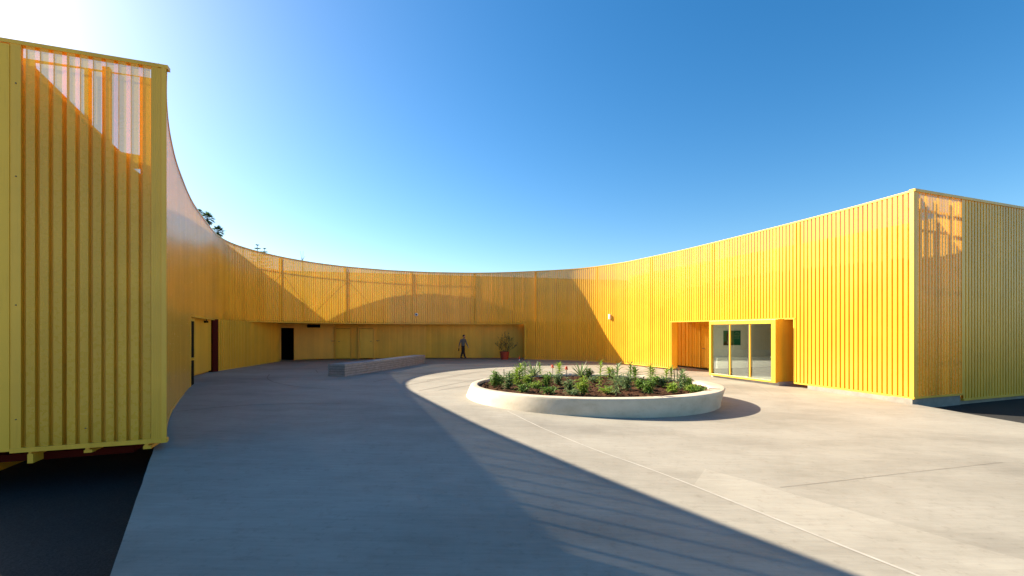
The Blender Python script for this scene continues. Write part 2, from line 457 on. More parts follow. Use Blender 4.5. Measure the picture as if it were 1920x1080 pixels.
# backing panel with openings, 0.3 m behind the end screen
PB = (E0[0]+VX*.32, E0[1]+VY*.32)
def on_plane(px, py):
    # ray X = r*Y meets the vertical plane PB + u*t
    r = (px-CX)/FOC
    t = (r*PB[1]-PB[0])/(UX-r*UY)
    x, y = PB[0]+UX*t, PB[1]+UY*t
    return Vector((x, y, CH-(py-HOR)/FOC*y))
outer = [Vector((PB[0]+UX*a, PB[1]+UY*a, z)) for a, z in ((-.20,.42),(-2.62,.42),(-2.62,TOP-.03),(-.20,TOP-.03))]
holes = [[(64,116),(158,128),(158,216),(66,126)], [(171,131),(262,143),(262,291),(227,285),(171,233)], [(249,315),(263,316),(263,326)]]
loops = [outer]+[[on_plane(*p) for p in h] for h in holes]
flat = [v for l in loops for v in l]
mb = MB(); mb.v = [tuple(v) for v in flat]
for t in tessellate_polygon(loops): mb.face(t)
o = mb.build('backing_panel', M['flat'], B)
sd = o.modifiers.new('thickness', 'SOLIDIFY'); sd.thickness = .03; sd.offset = 1
mb = MB()
P = [on_plane(*p) for p in ((58,131),(160,226),(225,292))]
for a, b_ in zip(P, P[1:]): mb.tube([a+Vector((-VX*.04,-VY*.04,0)), b_+Vector((-VX*.04,-VY*.04,0))], .03, 6)
mb.build('brace', M['yellow'], B)
mb = MB(); mb.obox(PB, (UX,UY), (-VX,-VY), -.87, -.78, .04, .12, .42, TOP-.02); mb.build('frame_post', M['yellow'], B)

# ---- roof of the low cabins behind the screen, and the recessed wall under it
R = [(-11.55,16.45),(-12.30,18.55),(-12.34,18.85),(-13.95,27.2),(-14.9,29.25),(-12.07,30.9),(-9.6,31.5),(-6.1,32.35),(.42,32.85)]
mb = MB()
ring = [F(s, -.09) for s in np.linspace(.15, S_B, 90)]
outr = [outL(a, -.12) for a in np.linspace(.6, LB-.15, 12)] + [outB(a, -.12) for a in np.linspace(.2, 17.5, 10)]
poly = ring + list(reversed(outr))
tri = tessellate_polygon([[Vector((p[0], p[1], 0)) for p in poly]])
n = len(poly)
mb.v = [(p[0], p[1], LINT+.02) for p in poly]+[(p[0], p[1], LINT+.14) for p in poly]
for t in tri:
    mb.face(t); mb.face([i+n for i in t])
for i in range(n): mb.face((i, (i+1) % n, n+(i+1) % n, n+i))
mb.build('soffit', M['recess'], B)

def wallrun(mb, a, b, z0a, z0b, z1, ribs=0, depth=.02, m=0):
    L = math.hypot(b[0]-a[0], b[1]-a[1]); dx = ((b[0]-a[0])/L, (b[1]-a[1])/L); fn = line(a, dx, (dx[1], -dx[0]))
    if ribs: corrugate(mb, fn, 0, L, lambda s: z0a+(z0b-z0a)*s/L, z1, pitch=ribs, depth=depth, crown=ribs*.62, joint=10**6)
    else: sheet(mb, fn, 0, L, 0, lambda s: z0a+(z0b-z0a)*s/L, z1, L)
    return fn, L
HZ = LINT+.04
# curved flat leaf next to the left jamb
mb = MB()
pts = [(-11.40,16.1),(-11.72,17.0),(-12.02,17.8),(-12.28,18.5)]
for a, b_ in zip(pts, pts[1:]): mb.hexa([(a[0],a[1],.46-.02*(a[1]-16)),(b_[0],b_[1],.46-.02*(b_[1]-16)),(b_[0]-.05,b_[1]+.02,.46-.02*(b_[1]-16)),(a[0]-.05,a[1]+.02,.46-.02*(a[1]-16))],
        [(a[0],a[1],HZ),(b_[0],b_[1],HZ),(b_[0]-.05,b_[1]+.02,HZ),(a[0]-.05,a[1]+.02,HZ)])
mb.build('sliding_leaf', M['flat'], B)
mb = MB(); mb.box(-12.42,18.52,.30,-12.22,18.86,HZ); mb.build('red_column', M['dkred'], B)
mb = MB(); wallrun(mb, R[2], R[3], .355, .215, HZ, .18, .055); mb.build('ribbed_wall', [M['recess'], M['recess']], B)
mb = MB()
L = math.hypot(R[3][0]-R[2][0], R[3][1]-R[2][1]); fn = line(R[2], ((R[3][0]-R[2][0])/L, (R[3][1]-R[2][1])/L), ((R[3][1]-R[2][1])/L, -(R[3][0]-R[2][0])/L))
sweep(mb, fn, 0, L, -.03, .012, lambda s: .315-.14*s/L, lambda s: .355-.14*s/L, 2); mb.build('base_rail', M['yellow'], B)
# wall with the doors: pieces left, over and right of each opening
fd, LD = wallrun(MB(), R[4], R[5], 0, 0, 1)
def s_on(fn, L, px):
    a, b_ = 0, L
    g = lambda s: fn(s)[0]/fn(s)[1]*FOC+CX
    for _ in range(50):
        m_ = (a+b_)/2
        if g(m_) < px: a = m_
        else: b_ = m_
    return a
s1, s2 = s_on(fd, LD, 526.5), s_on(fd, LD, 551)
zt = CH-(615-HOR)/FOC*29.6
mb = MB()
sheet(mb, fd, -1.2, s1, 0, .12, HZ); sheet(mb, fd, s1, s2, 0, zt, HZ)
sheet(mb, fd, s2, LD, 0, .115, HZ)
wallrun(mb, R[5], R[6], .105, .11, HZ); wallrun(mb, R[6], R[7], .105, .075, HZ, .42, .012); wallrun(mb, R[7], (R[8][0]+.5, R[8][1]+.04), .07, .05, HZ, .42, .012)
mb.build('recessed_wall', [M['recess'], M['recess']], B)
# open doorway: black lining painted in place of the shade inside
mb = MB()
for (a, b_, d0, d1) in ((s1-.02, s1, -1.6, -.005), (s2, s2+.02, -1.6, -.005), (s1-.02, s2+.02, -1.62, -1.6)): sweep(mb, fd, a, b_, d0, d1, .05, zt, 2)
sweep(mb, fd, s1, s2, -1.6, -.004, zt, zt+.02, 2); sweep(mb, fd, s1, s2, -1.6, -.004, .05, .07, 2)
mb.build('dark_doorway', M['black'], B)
mb = MB()
sweep(mb, fd, s1-.07, s1, -.02, .03, .1, zt+.07, 2); sweep(mb, fd, s2, s2+.07, -.02, .03, .1, zt+.07, 2); sweep(mb, fd, s1, s2, -.02, .03, zt, zt+.07, 2)
mb.build('door_frame', M['recess'], B)
a, b_ = s_on(fd, LD, 576), s_on(fd, LD, 600)
mb = MB(); sweep(mb, fd, a, b_, -.01, .04, 2.22, 2.43, 2)
mb.build('vent_grille', M['black'], B)
# two flush doors
f2, L2 = wallrun(MB(), R[5], R[6], 0, 0, 1)
f3, L3 = wallrun(MB(), R[6], R[7], 0, 0, 1)
for (p0, p1, hs, lab) in ((630, 657, 634.5, 'yellow flush door with its handle on the left'), (674, 700.5, 697, 'yellow flush door with its handle on the right')):
    a, b_ = s_on(f2, L2, p0), s_on(f2, L2, min(p1, 699.5))
    zt2 = CH-(616.5-HOR)/FOC*31.0
    mb = MB(); sweep(mb, f2, a, b_, .002, .05, .115, zt2, 2)
    d = bevel(mb.build('door', M['door'], B), .008); d['label'] = lab
    mb = MB(); sweep(mb, f2, a-.012, b_+.012, .001, .006, .10, zt2+.02, 2); mb.build('painted_gap_shade', M['black'], d)  # black sheet painting in the shadow gap round the leaf
    mb = MB(); w = .06
    sweep(mb, f2, a+.13, b_-.13, .0502, .058, .35, zt2-.22, 2)
    bevel(mb.build('door_panel', M['door'], d), .006)
    mb = MB()
    sweep(mb, f2, a-.10, a-.012, .0, .075, .05, zt2+.02, 2); sweep(mb, f2, b_+.012, b_+.10, .0, .075, .05, zt2+.02, 2); sweep(mb, f2, a-.10, b_+.10, .0, .08, zt2+.02, zt2+.12, 2)
    mb.build('door_frame', M['yellow'], d)
    h = s_on(f2, L2, hs); mb = MB()
    p = f2(h, .07); q = f2(h+(.11 if hs < 660 else -.11), .10)
    mb.tube([(*f2(h, .05), 1.28), (*f2(h, .10), 1.28), (*q, 1.28)], .014, 6); mb.build('handle', M['dark'], d)
for px, fn, L in ((622, fd, LD), (706, f3, L3)):
    h = s_on(fn, L, px); mb = MB()
    mb.tube([(*fn(h, 0), 1.32), (*fn(h, .09), 1.32), (*fn(h+.10, .10), 1.30)], .02, 6); mb.tube([(*fn(h+.08, .10), 1.30), (*fn(h+.2, .06), 1.33)], .014, 6)
    mb.build('door_stay', M['dark'], B)
# return wall at the right end of the long opening
e0 = F(S_B, -.06); e1 = (R[8][0]+.45, R[8][1])
mb = MB(); L = math.hypot(e1[0]-e0[0], e1[1]-e0[1]); fn = line(e0, ((e1[0]-e0[0])/L, (e1[1]-e0[1])/L), (-(e1[1]-e0[1])/L, (e1[0]-e0[0])/L))
sweep(mb, fn, 0, L, 0, -.1, .03, HZ, .5); mb.build('return_wall', M['flat'], B)
mb = MB(); sweep(mb, F, S_B-.06, S_B+.0, -.09, .012, .04, LINT, .1); mb.build('jamb', M['yellow'], B)
# glazed door leaf standing open at the left jamb
p = F(S_A+.04, -.03); q = F(S_A+.80, -.02)
dl = MB(); L = math.hypot(q[0]-p[0], q[1]-p[1]); dx = ((q[0]-p[0])/L, (q[1]-p[1])/L); dn = (dx[1], -dx[0])
dl.obox(p, dx, dn, .06, L-.06, -.02, .02, .30, 2.33); leaf = dl.build('black_door', M['black'], B)
mb = MB()
mb.obox(p, dx, dn, 0, L, -.035, .035, 2.33, 2.42); mb.obox(p, dx, dn, L-.06, L, -.035, .035, .62, 2.33); mb.obox(p, dx, dn, 0, .06, -.035, .035, .95, 2.33)
mb.obox(p, dx, dn, 0, L, -.035, .035, .22, .30)
mb.build('door_frame', M['yellow'], leaf)
mb = MB(); mb.obox(p, dx, dn, .02, .2, .03, .1, 1.12, 1.20); mb.build('handle', M['yellow'], leaf)

# ---- right wing: the solid block behind the screen
K0 = (11.58+UX*2.38, 13.06+UY*2.38)
endR = line((11.58, 13.06), (UX, UY), (-VX, -VY))
# (curved screen's front runs to the corner; the face below looks at the camera)
def endRf(s, d=0.0): return (11.58+UX*s+(-VX)*d, 13.06+UY*s+(-VY)*d)
mb = MB(); corrugate(mb, endRf, .14, 2.30, .12, TOP, pitch=.144, joint=4, depth=.05); mb.build('end_screen', OPEN, B)
mb = MB(); sweep(mb, endRf, 0.0, .14, -.05, .004, .12, TOP, .3); sweep(mb, endRf, 2.30, 2.37, -.05, .004, .12, TOP, .3); mb.build('end_trim', M['yellow'], B)
mb = MB(); sweep(mb, endRf, .0, 2.37, -.09, .015, .065, .12, .3); mb.build('end_rail', M['yellow'], B)
mb = MB(); sweep(mb, endRf, .0, 26, -.12, .03, TOP, TOP+.08, 1); mb.build('end_coping', M['yellow'], B)
mb = MB(); corrugate(mb, endRf, 2.38, 26, -.05, TOP, pitch=.155, joint=10**6, depth=.05)
mb.build('front_wall', [M['yellow'], M['recess']], B)
mb = MB(); sweep(mb, endRf, 2.38, 26, -.30, -.06, -.10, TOP-.03, 2); mb.build('front_lining', M['flat'], B)
mb = MB(); sweep(mb, endRf, 2.375, 26, -.2, .02, -.11, -.05, 2); mb.build('base_rail', M['yellow'], B)
kf = line(K0, (VX, VY), (-UX, -UY))
TA, TB_ = 4.5, 8.05
mb = MB()
corrugate(mb, kf, .06, TA, .05, TOP-.4, pitch=.3, joint=10**6); corrugate(mb, kf, TB_, 17.5, .05, TOP-.4, pitch=.3, joint=10**6); corrugate(mb, kf, TA, TB_, LINT+.1, TOP-.4, pitch=.3, joint=10**6)
mb.build('inner_wall', [M['recess'], M['recess']], B)
# block roof
K1 = kf(17.5); K0 = (K0[0]+UX*.1+VX*.4, K0[1]+UY*.1+VY*.4); KR = (K0[0]+UX*24, K0[1]+UY*24)
mb = MB(); mb.hexa([(*K0,5.55),(*KR,5.55),(KR[0]+VX*17.5,KR[1]+VY*17.5,5.55),(*K1,5.55)], [(*K0,5.68),(*KR,5.68),(KR[0]+VX*17.5,KR[1]+VY*17.5,5.68),(*K1,5.68)])
mb.build('block_roof', M['grey'], B)
mb = MB(); fnb = line(K1, (UX, UY), (-VX, -VY)); sweep(mb, fnb, 0, 24, 0, .1, 0, TOP-.3, 5); mb.build('rear_wall', M['recess'], B)
# frames inside the corner bay
for z in (1.2, 3.3, 5.0, 5.6):
    mb = MB(); sweep(mb, endRf, .3, 2.3, -.3, -.24, z, z+.07, 1); mb.build('frame_rail', M['yellow'], B)
for q in (.75, 1.55):
    mb = MB(); sweep(mb, endRf, q, q+.09, -.33, -.24, .1, TOP-.05, 1); mb.build('frame_post', M['yellow'], B)
# plinth under the right end
mb = MB()
sweep(mb, endRf, -.02, 2.30, -.6, -.035, -.24, .062, 1); mb.build('plinth', M['plinth'], B)
mb = MB(); sweep(mb, F, S_D+.6, SEND-.02, -.35, .03, -.24, .045, .5); mb.build('plinth', M['plinth'], B)

# ---- recessed side entrance beside the glass room
dw = line(kf(8.0), (VX, VY), (-UX, -UY))
for a, hs in ((8.3, 8.4), (9.75, 10.6)):
    mb = MB(); sweep(mb, kf, a, a+1.0, .002, .05, .09, 2.15, 2); d = bevel(mb.build('door', M['recess'], B), .008)
    mb = MB(); sweep(mb, kf, a-.08, a-.01, .0, .07, .06, 2.17, 2); sweep(mb, kf, a+1.01, a+1.08, 0, .07, .06, 2.17, 2); sweep(mb, kf, a-.08, a+1.08, 0, .08, 2.17, 2.25, 2); mb.build('door_frame', M['recess'], d)
    mb = MB(); mb.tube([(*kf(hs, .05), 1.08), (*kf(hs, .10), 1.08), (*kf(hs+.12, .10), 1.08)], .014, 6); mb.build('handle', M['dark'], d)
mb = MB(); sweep(mb, F, S_C-.0, S_C+.045, -.40, .014, .05, LINT, .1); mb.build('jamb', M['yellow'], B)
mb = MB(); sweep(mb, F, S_D-.0, S_D+.05, -.12, .014, .05, LINT, .1); mb.build('jamb', M['yellow'], B)
mb = MB()
ring = [F(s, -.08) for s in np.linspace(S_C, S_D, 12)]; outr = [kf(a, .06) for a in np.linspace(12.0, 2.6, 6)]
poly = ring+list(reversed(outr)); tri = tessellate_polygon([[Vector((p[0], p[1], 0)) for p in poly]]); n = len(poly)
mb.v = [(p[0], p[1], LINT+.03) for p in poly]+[(p[0], p[1], LINT+.10) for p in poly]
for t in tri: mb.face(t); mb.face([i+n for i in t])
for i in range(n): mb.face((i, (i+1) % n, n+(i+1) % n, n+i))
mb.build('soffit', M['recess'], B)

# ---- glass room: local frame g(a along the front leftwards, d inwards)
G0 = (10.02, 17.24); GL = 3.36; GD = 5.0
def gp(a, d): return (G0[0]+VX*a+UX*d, G0[1]+VY*a+UY*d)
V2, U2 = (VX, VY), (UX, UY)
gb = MB()
zb = .04
for (a0, a1, z0, z1) in ((0,.19,zb,LINT),(GL-.11,GL,zb,LINT),(.19,GL-.11,LINT-.16,LINT),(.19,GL-.11,zb,zb+.08)): gb.obox(G0, V2, U2, a0, a1, 0, .14, z0, z1)
fr = bevel(gb.build('window_frame', M['yellow'], B), .006)
xs = [.19, 1.21, 2.23, GL-.11]
for i in range(3):
    mb = MB(); mb.obox(G0, V2, U2, xs[i]+.002, xs[i+1]-.002, .085, .097, zb+.082, LINT-.162); mb.build('pane', M['glass'], fr)
for x in xs[1:3]:
    mb = MB(); mb.obox(G0, V2, U2, x-.024, x+.024, .03, .083, zb+.081, LINT-.161); mb.build('mullion', M['yellow'], fr)
    mb = MB(); mb.obox(G0, V2, U2, x+.025, x+.075, .04, .083, zb+.081, LINT-.161); mb.build('mullion', M['dark'], fr)
# shell of the room
mb = MB(); mb.obox(G0, V2, U2, 0, .06, .142, GD, zb+.03, LINT-.002); mb.build('side_cheek', M['flat'], B)
mb = MB(); mb.obox(G0, V2, U2, GL-.06, GL, .142, GD, zb+.03, LINT-.002); mb.build('side_cheek', M['flat'], B)
mb = MB(); mb.obox(G0, V2, U2, -.004, GL+.004, .142, GD, LINT, LINT+.026); mb.build('room_roof', M['flat'], B)
mb = MB(); mb.obox(G0, V2, U2, -.02, GL+.02, .142, GD, -.1, zb+.028); mb.build('room_floor', M['floor'], B)
mb = MB()
mb.obox(G0, V2, U2, .062, .10, .15, GD-.05, zb+.03, 2.40); mb.obox(G0, V2, U2, GL-.10, GL-.062, .15, GD-.05, zb+.03, 2.40); mb.obox(G0, V2, U2, .10, GL-.10, GD-.1, GD-.05, zb+.03, 2.40)
mb.obox(G0, V2, U2, .062, GL-.062, .15, GD-.05, 2.402, 2.44)
mb.build('room_lining', M['white'], B)
mb = MB(); mb.obox(G0, V2, U2, GL-.30, GL-.101, .16, GD-.12, .34, .83); mb.build('wall_ledge', M['dado'], B)
mb = MB(); mb.obox(G0, V2, U2, GL-.26, GL-.101, .16, GD-.12, zb+.032, .338); mb.build('skirting', M['grey'], B)

# ------------------------------------------------------------------ things in and on the building
# poster on the side wall of the glass room
po = thing('poster', 'dark green poster of a long-haired woman with pale handwriting, seen behind the glass', 'poster')
mb = MB(); mb.obox(G0, V2, U2, GL-.106, GL-.1015, .72, 1.74, 1.36, 2.03); mb.build('sheet', plain('poster_green', (.012,.13,.075), .5, .15, 3), po)
def pw(d, z, off=.108): a = GL-off; q = gp(a, d); return (q[0], q[1], z)
def patch(name, pts, mat, off):
    mb = MB(); i = [mb.vert(pw(d, z, off)) for d, z in pts]; mb.face(i); return mb.build(name, mat, po)
patch('printed_hair', [(.90,1.60),(.90,1.85),(.96,1.95),(1.06,1.99),(1.16,1.95),(1.20,1.80),(1.18,1.56),(1.04,1.56)], plain('print_auburn', (.10,.025,.012), .5), .1080)
patch('printed_face', [(.97,1.72),(1.00,1.86),(1.07,1.90),(1.13,1.86),(1.15,1.72),(1.10,1.60),(1.14,1.50),(1.0,1.40),(.88,1.42),(1.0,1.58)], plain('print_skin', (.36,.27,.19), .5), .1095)
patch('printed_clothes', [(.72,1.362),(.72,1.42),(.78,1.52),(.86,1.56),(.92,1.44),(1.12,1.42),(1.24,1.52),(1.28,1.40),(1.26,1.362)], plain('print_black', (.012,.010,.012), .5), .1105)
mb = MB(); rnd = random.Random(4)
for (z, d0, d1, h) in ((1.945,1.42,1.62,.010),(1.885,1.38,1.50,.022),(1.885,1.55,1.65,.022),(1.81,1.33,1.56,.024),(1.81,1.60,1.70,.024),(1.735,1.36,1.56,.022),(1.735,1.585,1.62,.03),(1.66,1.35,1.66,.010)):
    n = max(3, int((d1-d0)/.022)); pts = []
    for i in range(n+1): pts.append(pw(d0+(d1-d0)*i/n, z+h*(1 if i % 2 else -1)*(.4+.6*rnd.random()), .110))
    mb.tube(pts, .0045, 4)
mb.build('handwriting', plain('print_pale_green', (.50,.60,.34), .5), po)
# desk and monitor
dk = thing('desk', 'pale office desk inside the glass room, behind the right pane', 'desk')
mb = MB(); mb.obox(G0, V2, U2, .35, 1.62, 1.55, 2.25, .88, .92); bevel(mb.build('desk_top', M['grey'], dk), .005)
mb = MB(); mb.obox(G0, V2, U2, 1.05, 1.50, 1.60, 2.20, .12, .878); mb.build('pedestal', M['white'], dk)
mb = MB(); mb.obox(G0, V2, U2, .38, .44, 1.60, 2.20, .075, .878); mb.build('leg', M['grey'], dk)
mo = thing('computer_monitor', 'dark computer monitor standing tilted on the desk behind the glass', 'monitor')
mb = MB(); q = lambda a, d, z: (*gp(a, d), z)
mb.hexa([q(.62,1.80,.99),q(1.22,1.80,.99),q(1.22,1.84,.99),q(.62,1.84,.99)], [q(.55,1.66,1.44),q(1.50,1.66,1.44),q(1.50,1.70,1.44),q(.55,1.70,1.44)])
mb.build('screen', M['black'], mo)
mb = MB(); mb.obox(G0, V2, U2, .85, .95, 1.86, 1.90, .94, 1.2); mb.obox(G0, V2, U2, .75, 1.05, 1.80, 1.98, .921, .94); mb.build('stand', M['dark'], mo)
# round fixture on the back facade
p = F(s_px(781)); zc = CH-(590-HOR)/FOC*p[1]
rf = thing('wall_fixture', 'round white fixture with a black centre on the back facade', 'fixture', (p[0], p[1]-.0, zc))
def disc(mb, r, y0, y1, n=24, rin=0):
    mb.tube([(0,y0,0),(0,y1,0)], r, n)
mb = MB(); disc(mb, .105, .0, -.09); bevel(mb.build('housing', M['whitecap'], rf), .02, 3)
mb = MB(); mb.ball((0,-.09,0), (.05,.035,.055), 16, 8); mb.build('lens', M['black'], rf, True)
# small white box light on the right wall
sx = s_px(1144); p = F(sx); zc = CH-(594-HOR)/FOC*p[1]; t = F(sx+.1); an = math.atan2(t[1]-p[1], t[0]-p[0])
wl = thing('wall_light', 'small white rectangular box fixed high on the right curved wall', 'wall light', (p[0], p[1], zc), an)
mb = MB(); mb.box(-.055,-.11,-.15,.055,-.0,.15); bevel(mb.build('housing', M['whitecap'], wl), .012)
mb = MB(); mb.box(-.035,-.117,-.125,.035,-.1101,.05); mb.build('diffuser', M['dado'], wl)
# little camera under the left lintel
p = atY(387, 602.5, 17.6)
cm = thing('security_camera', 'tiny black camera fixed under the left end of the lintel', 'camera', p)
mb = MB(); mb.tube([(0,0,.0),(0,0,.10)], .018, 8); mb.build('bracket', M['dark'], cm)
mb = MB(); mb.box(-.04,-.09,-.06,.04,.06,.02); bevel(mb.build('camera_body', M['black'], cm), .01)

# ------------------------------------------------------------------ ground
mb = MB(); R_ = 600
mb.quad((-R_,-R_,-.24),(R_,-R_,-.24),(R_,R_,-.24),(-R_,R_,-.24)); tag(mb.build('asphalt_ground', M['asphalt']), kind='structure')
ys = list(np.arange(-60, -6, 3))+list(np.arange(-6, 37.01, .25))
def xl(y): return -5.70-(y-7.24)*.695 if y > 3 else -5.70-(3-7.24)*.695+(3-y)*.60-(max(0, 2.6-y)*3.5 if y < 2.6 else 0)  # left edge flares out of view, added to bounce warm light back
def xr(y): return 11.64+(.05*(12.9-y) if y < 12.9 else 0)+min(26, max(0, 9.3-y)*4)+max(0, (y-13.15))/.365*.97  # unseen right-hand widening, added for sunlit bounce onto the end wall
top, NXC = [], 56
mb = MB()
for y in ys:
    a, b_ = xl(y)+.012*noise.noise(Vector((0, y*2.3, 4))), min(xr(y), 34)
    row = []
    for i in range(NXC+1):
        x = a+(b_-a)*i/NXC; row.append(mb.vert((x, y, gz(x, y))))
    lo = (mb.vert((a, y, -.3)), mb.vert((b_, y, -.3)))
    if top:
        pr, pl = top[-1]
        for i in range(NXC): mb.face((pr[i], pr[i+1], row[i+1], row[i]))
        mb.face((pl[0], pr[0], row[0], lo[0])); mb.face((pr[-1], pl[1], lo[1], row[-1]))
    top.append((row, lo))
tag(mb.build('courtyard_paving', M['concrete']), kind='structure')
# joints cut in the slab: narrow recessed-looking strips of darker mortar, a few millimetres proud
def ribbon(mb, pix, w, lift=.004, wob=.0):
    P = [Vector(ong(*p)) for p in pix]; Q = []
    for a, b_ in zip(P, P[1:]):
        n = max(1, int((b_-a).length/.3))
        Q += [a+(b_-a)*i/n for i in range(n)]
    Q.append(P[-1])
    for _ in range(3): Q = [Q[0]]+[(Q[i-1]+Q[i]*2+Q[i+1])/4 for i in range(1, len(Q)-1)]+[Q[-1]]
    prev = None
    for i, p in enumerate(Q):
        t = (Q[min(i+1, len(Q)-1)]-Q[max(0, i-1)]); t.z = 0; t.normalize()
        nrm = Vector((-t.y, t.x, 0)); ww = w*(1+.5*noise.noise(p*3))
        p = p+nrm*.01*noise.noise(p*1.7)
        a = p-nrm*ww/2; b_ = p+nrm*ww/2
        cur = (mb.vert((a.x, a.y, gz(a.x, a.y)+lift)), mb.vert((b_.x, b_.y, gz(b_.x, b_.y)+lift)))
        if prev: mb.face((prev[0], prev[1], cur[1], cur[0]))
        prev = cur
mb = MB()
for w, group in ((.007, ([(1462,914),(1560,903),(1680,889),(1880,867)], [(1345,706),(1365,716),(1395,736),(1412,745)], [(1414,719),(1450,741)], [(1450,721),(1480,738),(1502,750)],
                         [(1362,727),(1400,727),(1450,742)], [(1372,711),(1420,720)], [(1355,746),(1396,752),(1440,748)])),
                 (.035, ([(505,702),(500,710),(512,717),(560,726),(640,731)], [(700,716),(760,705),(830,695),(930,687)], [(755,724),(830,710),(900,697)], [(785,733),(850,720),(905,710)],
                         [(822,732),(880,723)], [(800,713),(870,701),(960,690)], [(360,716),(450,713),(520,707)], [(330,772),(420,762),(520,757),(640,757)], [(592,694),(596,699)]))):
    for pix in group: ribbon(mb, pix, w)
tag(mb.build('paving_joints', plain('joint_dark', (.185,.158,.125), .9)), kind='structure')
mb = MB()
ribbon(mb, [(952,771),(1010,800),(1100,838),(1220,880),(1330,922),(1460,976),(1590,1028),(1720,1078),(1800,1112)], .03)
ribbon(mb, [(640,731),(740,735),(800,738)], .03)
ba = [Vector(ong(*p)) for p in [(1300,911),(1380,944),(1460,977),(1590,1029),(1720,1079),(1800,1113)]]
bb = [Vector(ong(*p)) for p in [(1322,880),(1400,900),(1500,931),(1640,970),(1790,1014),(1990,1070)]]
def dense(P, n=40):
    d = np.r_[0, np.cumsum([(b_-a).length for a, b_ in zip(P, P[1:])])]; t = np.linspace(0, d[-1], n)
    return [Vector((np.interp(q, d, [p.x for p in P]), np.interp(q, d, [p.y for p in P]), 0)) for q in t]
ba, bb = dense(ba), dense(bb)
pb = MB(); prev = None
for a, b_ in zip(ba, bb):
    cur = []
    for f in np.linspace(0, 1, 9):
        p = a.lerp(b_, f); cur.append(pb.vert((p.x, p.y, gz(p.x, p.y)+.0035)))
    if prev:
        for i in range(8): pb.face((prev[i], prev[i+1], cur[i+1], cur[i]))
    prev = cur
tag(pb.build('pale_paving', concrete(1.14)), kind='structure')
tag(mb.build('pour_edge', plain('joint_pale', (.40,.37,.315), .8)), kind='structure')

# ------------------------------------------------------------------ round planter
RZ, SZ = .46, .395
pc = (2.4456, 13.581)
pl = thing('round_planter', 'low round cream concrete planter with a leaning rim in the middle of the courtyard', 'planter', (pc[0], pc[1], 0))
rings = [((-.155,-.03),(3.675,3.13),-.05), ((-.14,-.025),(3.675,3.13),.08), ((-.08,-.015),(3.672,3.12),.26), ((-.02,0),(3.67,3.11),.40), ((0,0),(3.667,3.106),.44), ((0,0),(3.655,3.094),.455), ((0,0),(3.635,3.075),.46),
         ((-.11,.0),(3.38,2.83),.46), ((-.115,0),(3.365,2.815),.454), ((-.12,0),(3.355,2.80),.43), ((-.12,0),(3.355,2.80),.20)]
mb = MB(); NR = 128; pr = None
for (c, r, z) in rings:
    row = []
    for i in range(NR):
        th = 2*PI*i/NR
        wob = 1+.0022*noise.noise(Vector((math.cos(th)*3, math.sin(th)*3, z*4)))
        x, y = c[0]+r[0]*math.cos(th)*wob, c[1]+r[1]*math.sin(th)*wob
        zz = z if z > .0 else gz(pc[0]+x, pc[1]+y)-.05
        row.append(mb.vert((x, y, zz)))
    if pr:
        for i in range(NR): j = (i+1) % NR; mb.face((pr[i], pr[j], row[j], row[i]))
    pr = row
mb.build('planter_wall', M['planter'], pl, True)
mb = MB(); rows = [[mb.vert((-.09,0,SZ+.02))]]
for k in range(1, 36):
    f = k/35; row = []
    for i in range(110):
        th = 2*PI*i/110; x, y = -.12+3.35*f*math.cos(th), 2.795*f*math.sin(th)
        h = .05*noise.noise(Vector((x*1.7,y*1.7,1)))+.045*noise.noise(Vector((x*5,y*5,2)))+.03*noise.noise(Vector((x*13,y*13,3)))
        row.append(mb.vert((x, y, SZ-.015+h*(1 if f < .97 else .4))))
    rows.append(row)
for i in range(110): mb.face((rows[0][0], rows[1][i], rows[1][(i+1) % 110]))
for a, b_ in zip(rows[1:], rows[2:]):
    for i in range(110): j = (i+1) % 110; mb.face((a[i], b_[i], b_[j], a[j]))
mb.build('soil', M['soil'], pl)
# clods lying on the soil
mb = MB(); rnd = random.Random(11)
for _ in range(520):
    th = rnd.random()*2*PI; f = math.sqrt(rnd.random())*.97
    x, y = -.12+3.28*f*math.cos(th), 2.74*f*math.sin(th); r = .012+.03*rnd.random()**2
    mb.ball((x, y, SZ+.0), (r*1.3, r, r*.8), 6, 4)
tag(mb.build('soil_clods', M['soil'], pl), kind='stuff')

# ---- plants in the planter
PLANTS = [  # kind, base px, top px
 ('bush',928,726,698),('stake',944.6,714.7,692),('bush',953,729.6,696),('tall',968,724,688),('tall',979,715,686),('low',983,735,721),
 ('agave',999.5,706.6,684),('stalk',1013,705,683),('low',1006,728,716),('bush',1025,727,698),('flower',1036,704,685),('bush',1047,721.5,700),
 ('tall',1048,703,684),('flower',1062,711,687.6),('low',1030.6,737.7,725.5),('bush',1068.5,732,714),('agave',1089,707,684),('bush',1094,740.4,708),
 ('bush',1104,708,692),('stalk',1123.3,728,681),('tall',1154,741.5,689),('tall',1146.7,709,693),('bush',1176,732.7,700),('tall',1186,718,685),
 ('low',1205,719.6,709),('bush',1216.7,738.5,713),('tall',1219.6,711,690),('bush',1227,724,703),('tall',1253,713.7,692),('bush',1243,724,707),
 ('bush',1262,735.6,720),('stake',1264,718,694),('stake',1269.5,718,690),('tall',1277,730,697.7),('bush',1289.6,724,708),('low',1297,734,721),
 ('bush',937,721,704),('bush',990,722,703),('low',1075,741,731),('low',1140,738,727),('low',1165,722,711),('bush',1200,730,712),('low',1113,716,706),('low',1308,736,727),('bush',963,718,699)]
NAMES = {'bush':('leafy_plant','bushy leafy plant'),'tall':('upright_plant','upright narrow-leaved plant'),'low':('ground_plant','low sprawling small-leaved plant'),
         'agave':('spiky_plant','spiky rosette of long blade leaves'),'stalk':('stalk_plant','single straight leafy stalk'),'flower':('flower_spike','orange-red flower spike on a bare stem'),'stake':('plant_stake','thin brown wooden stake')}
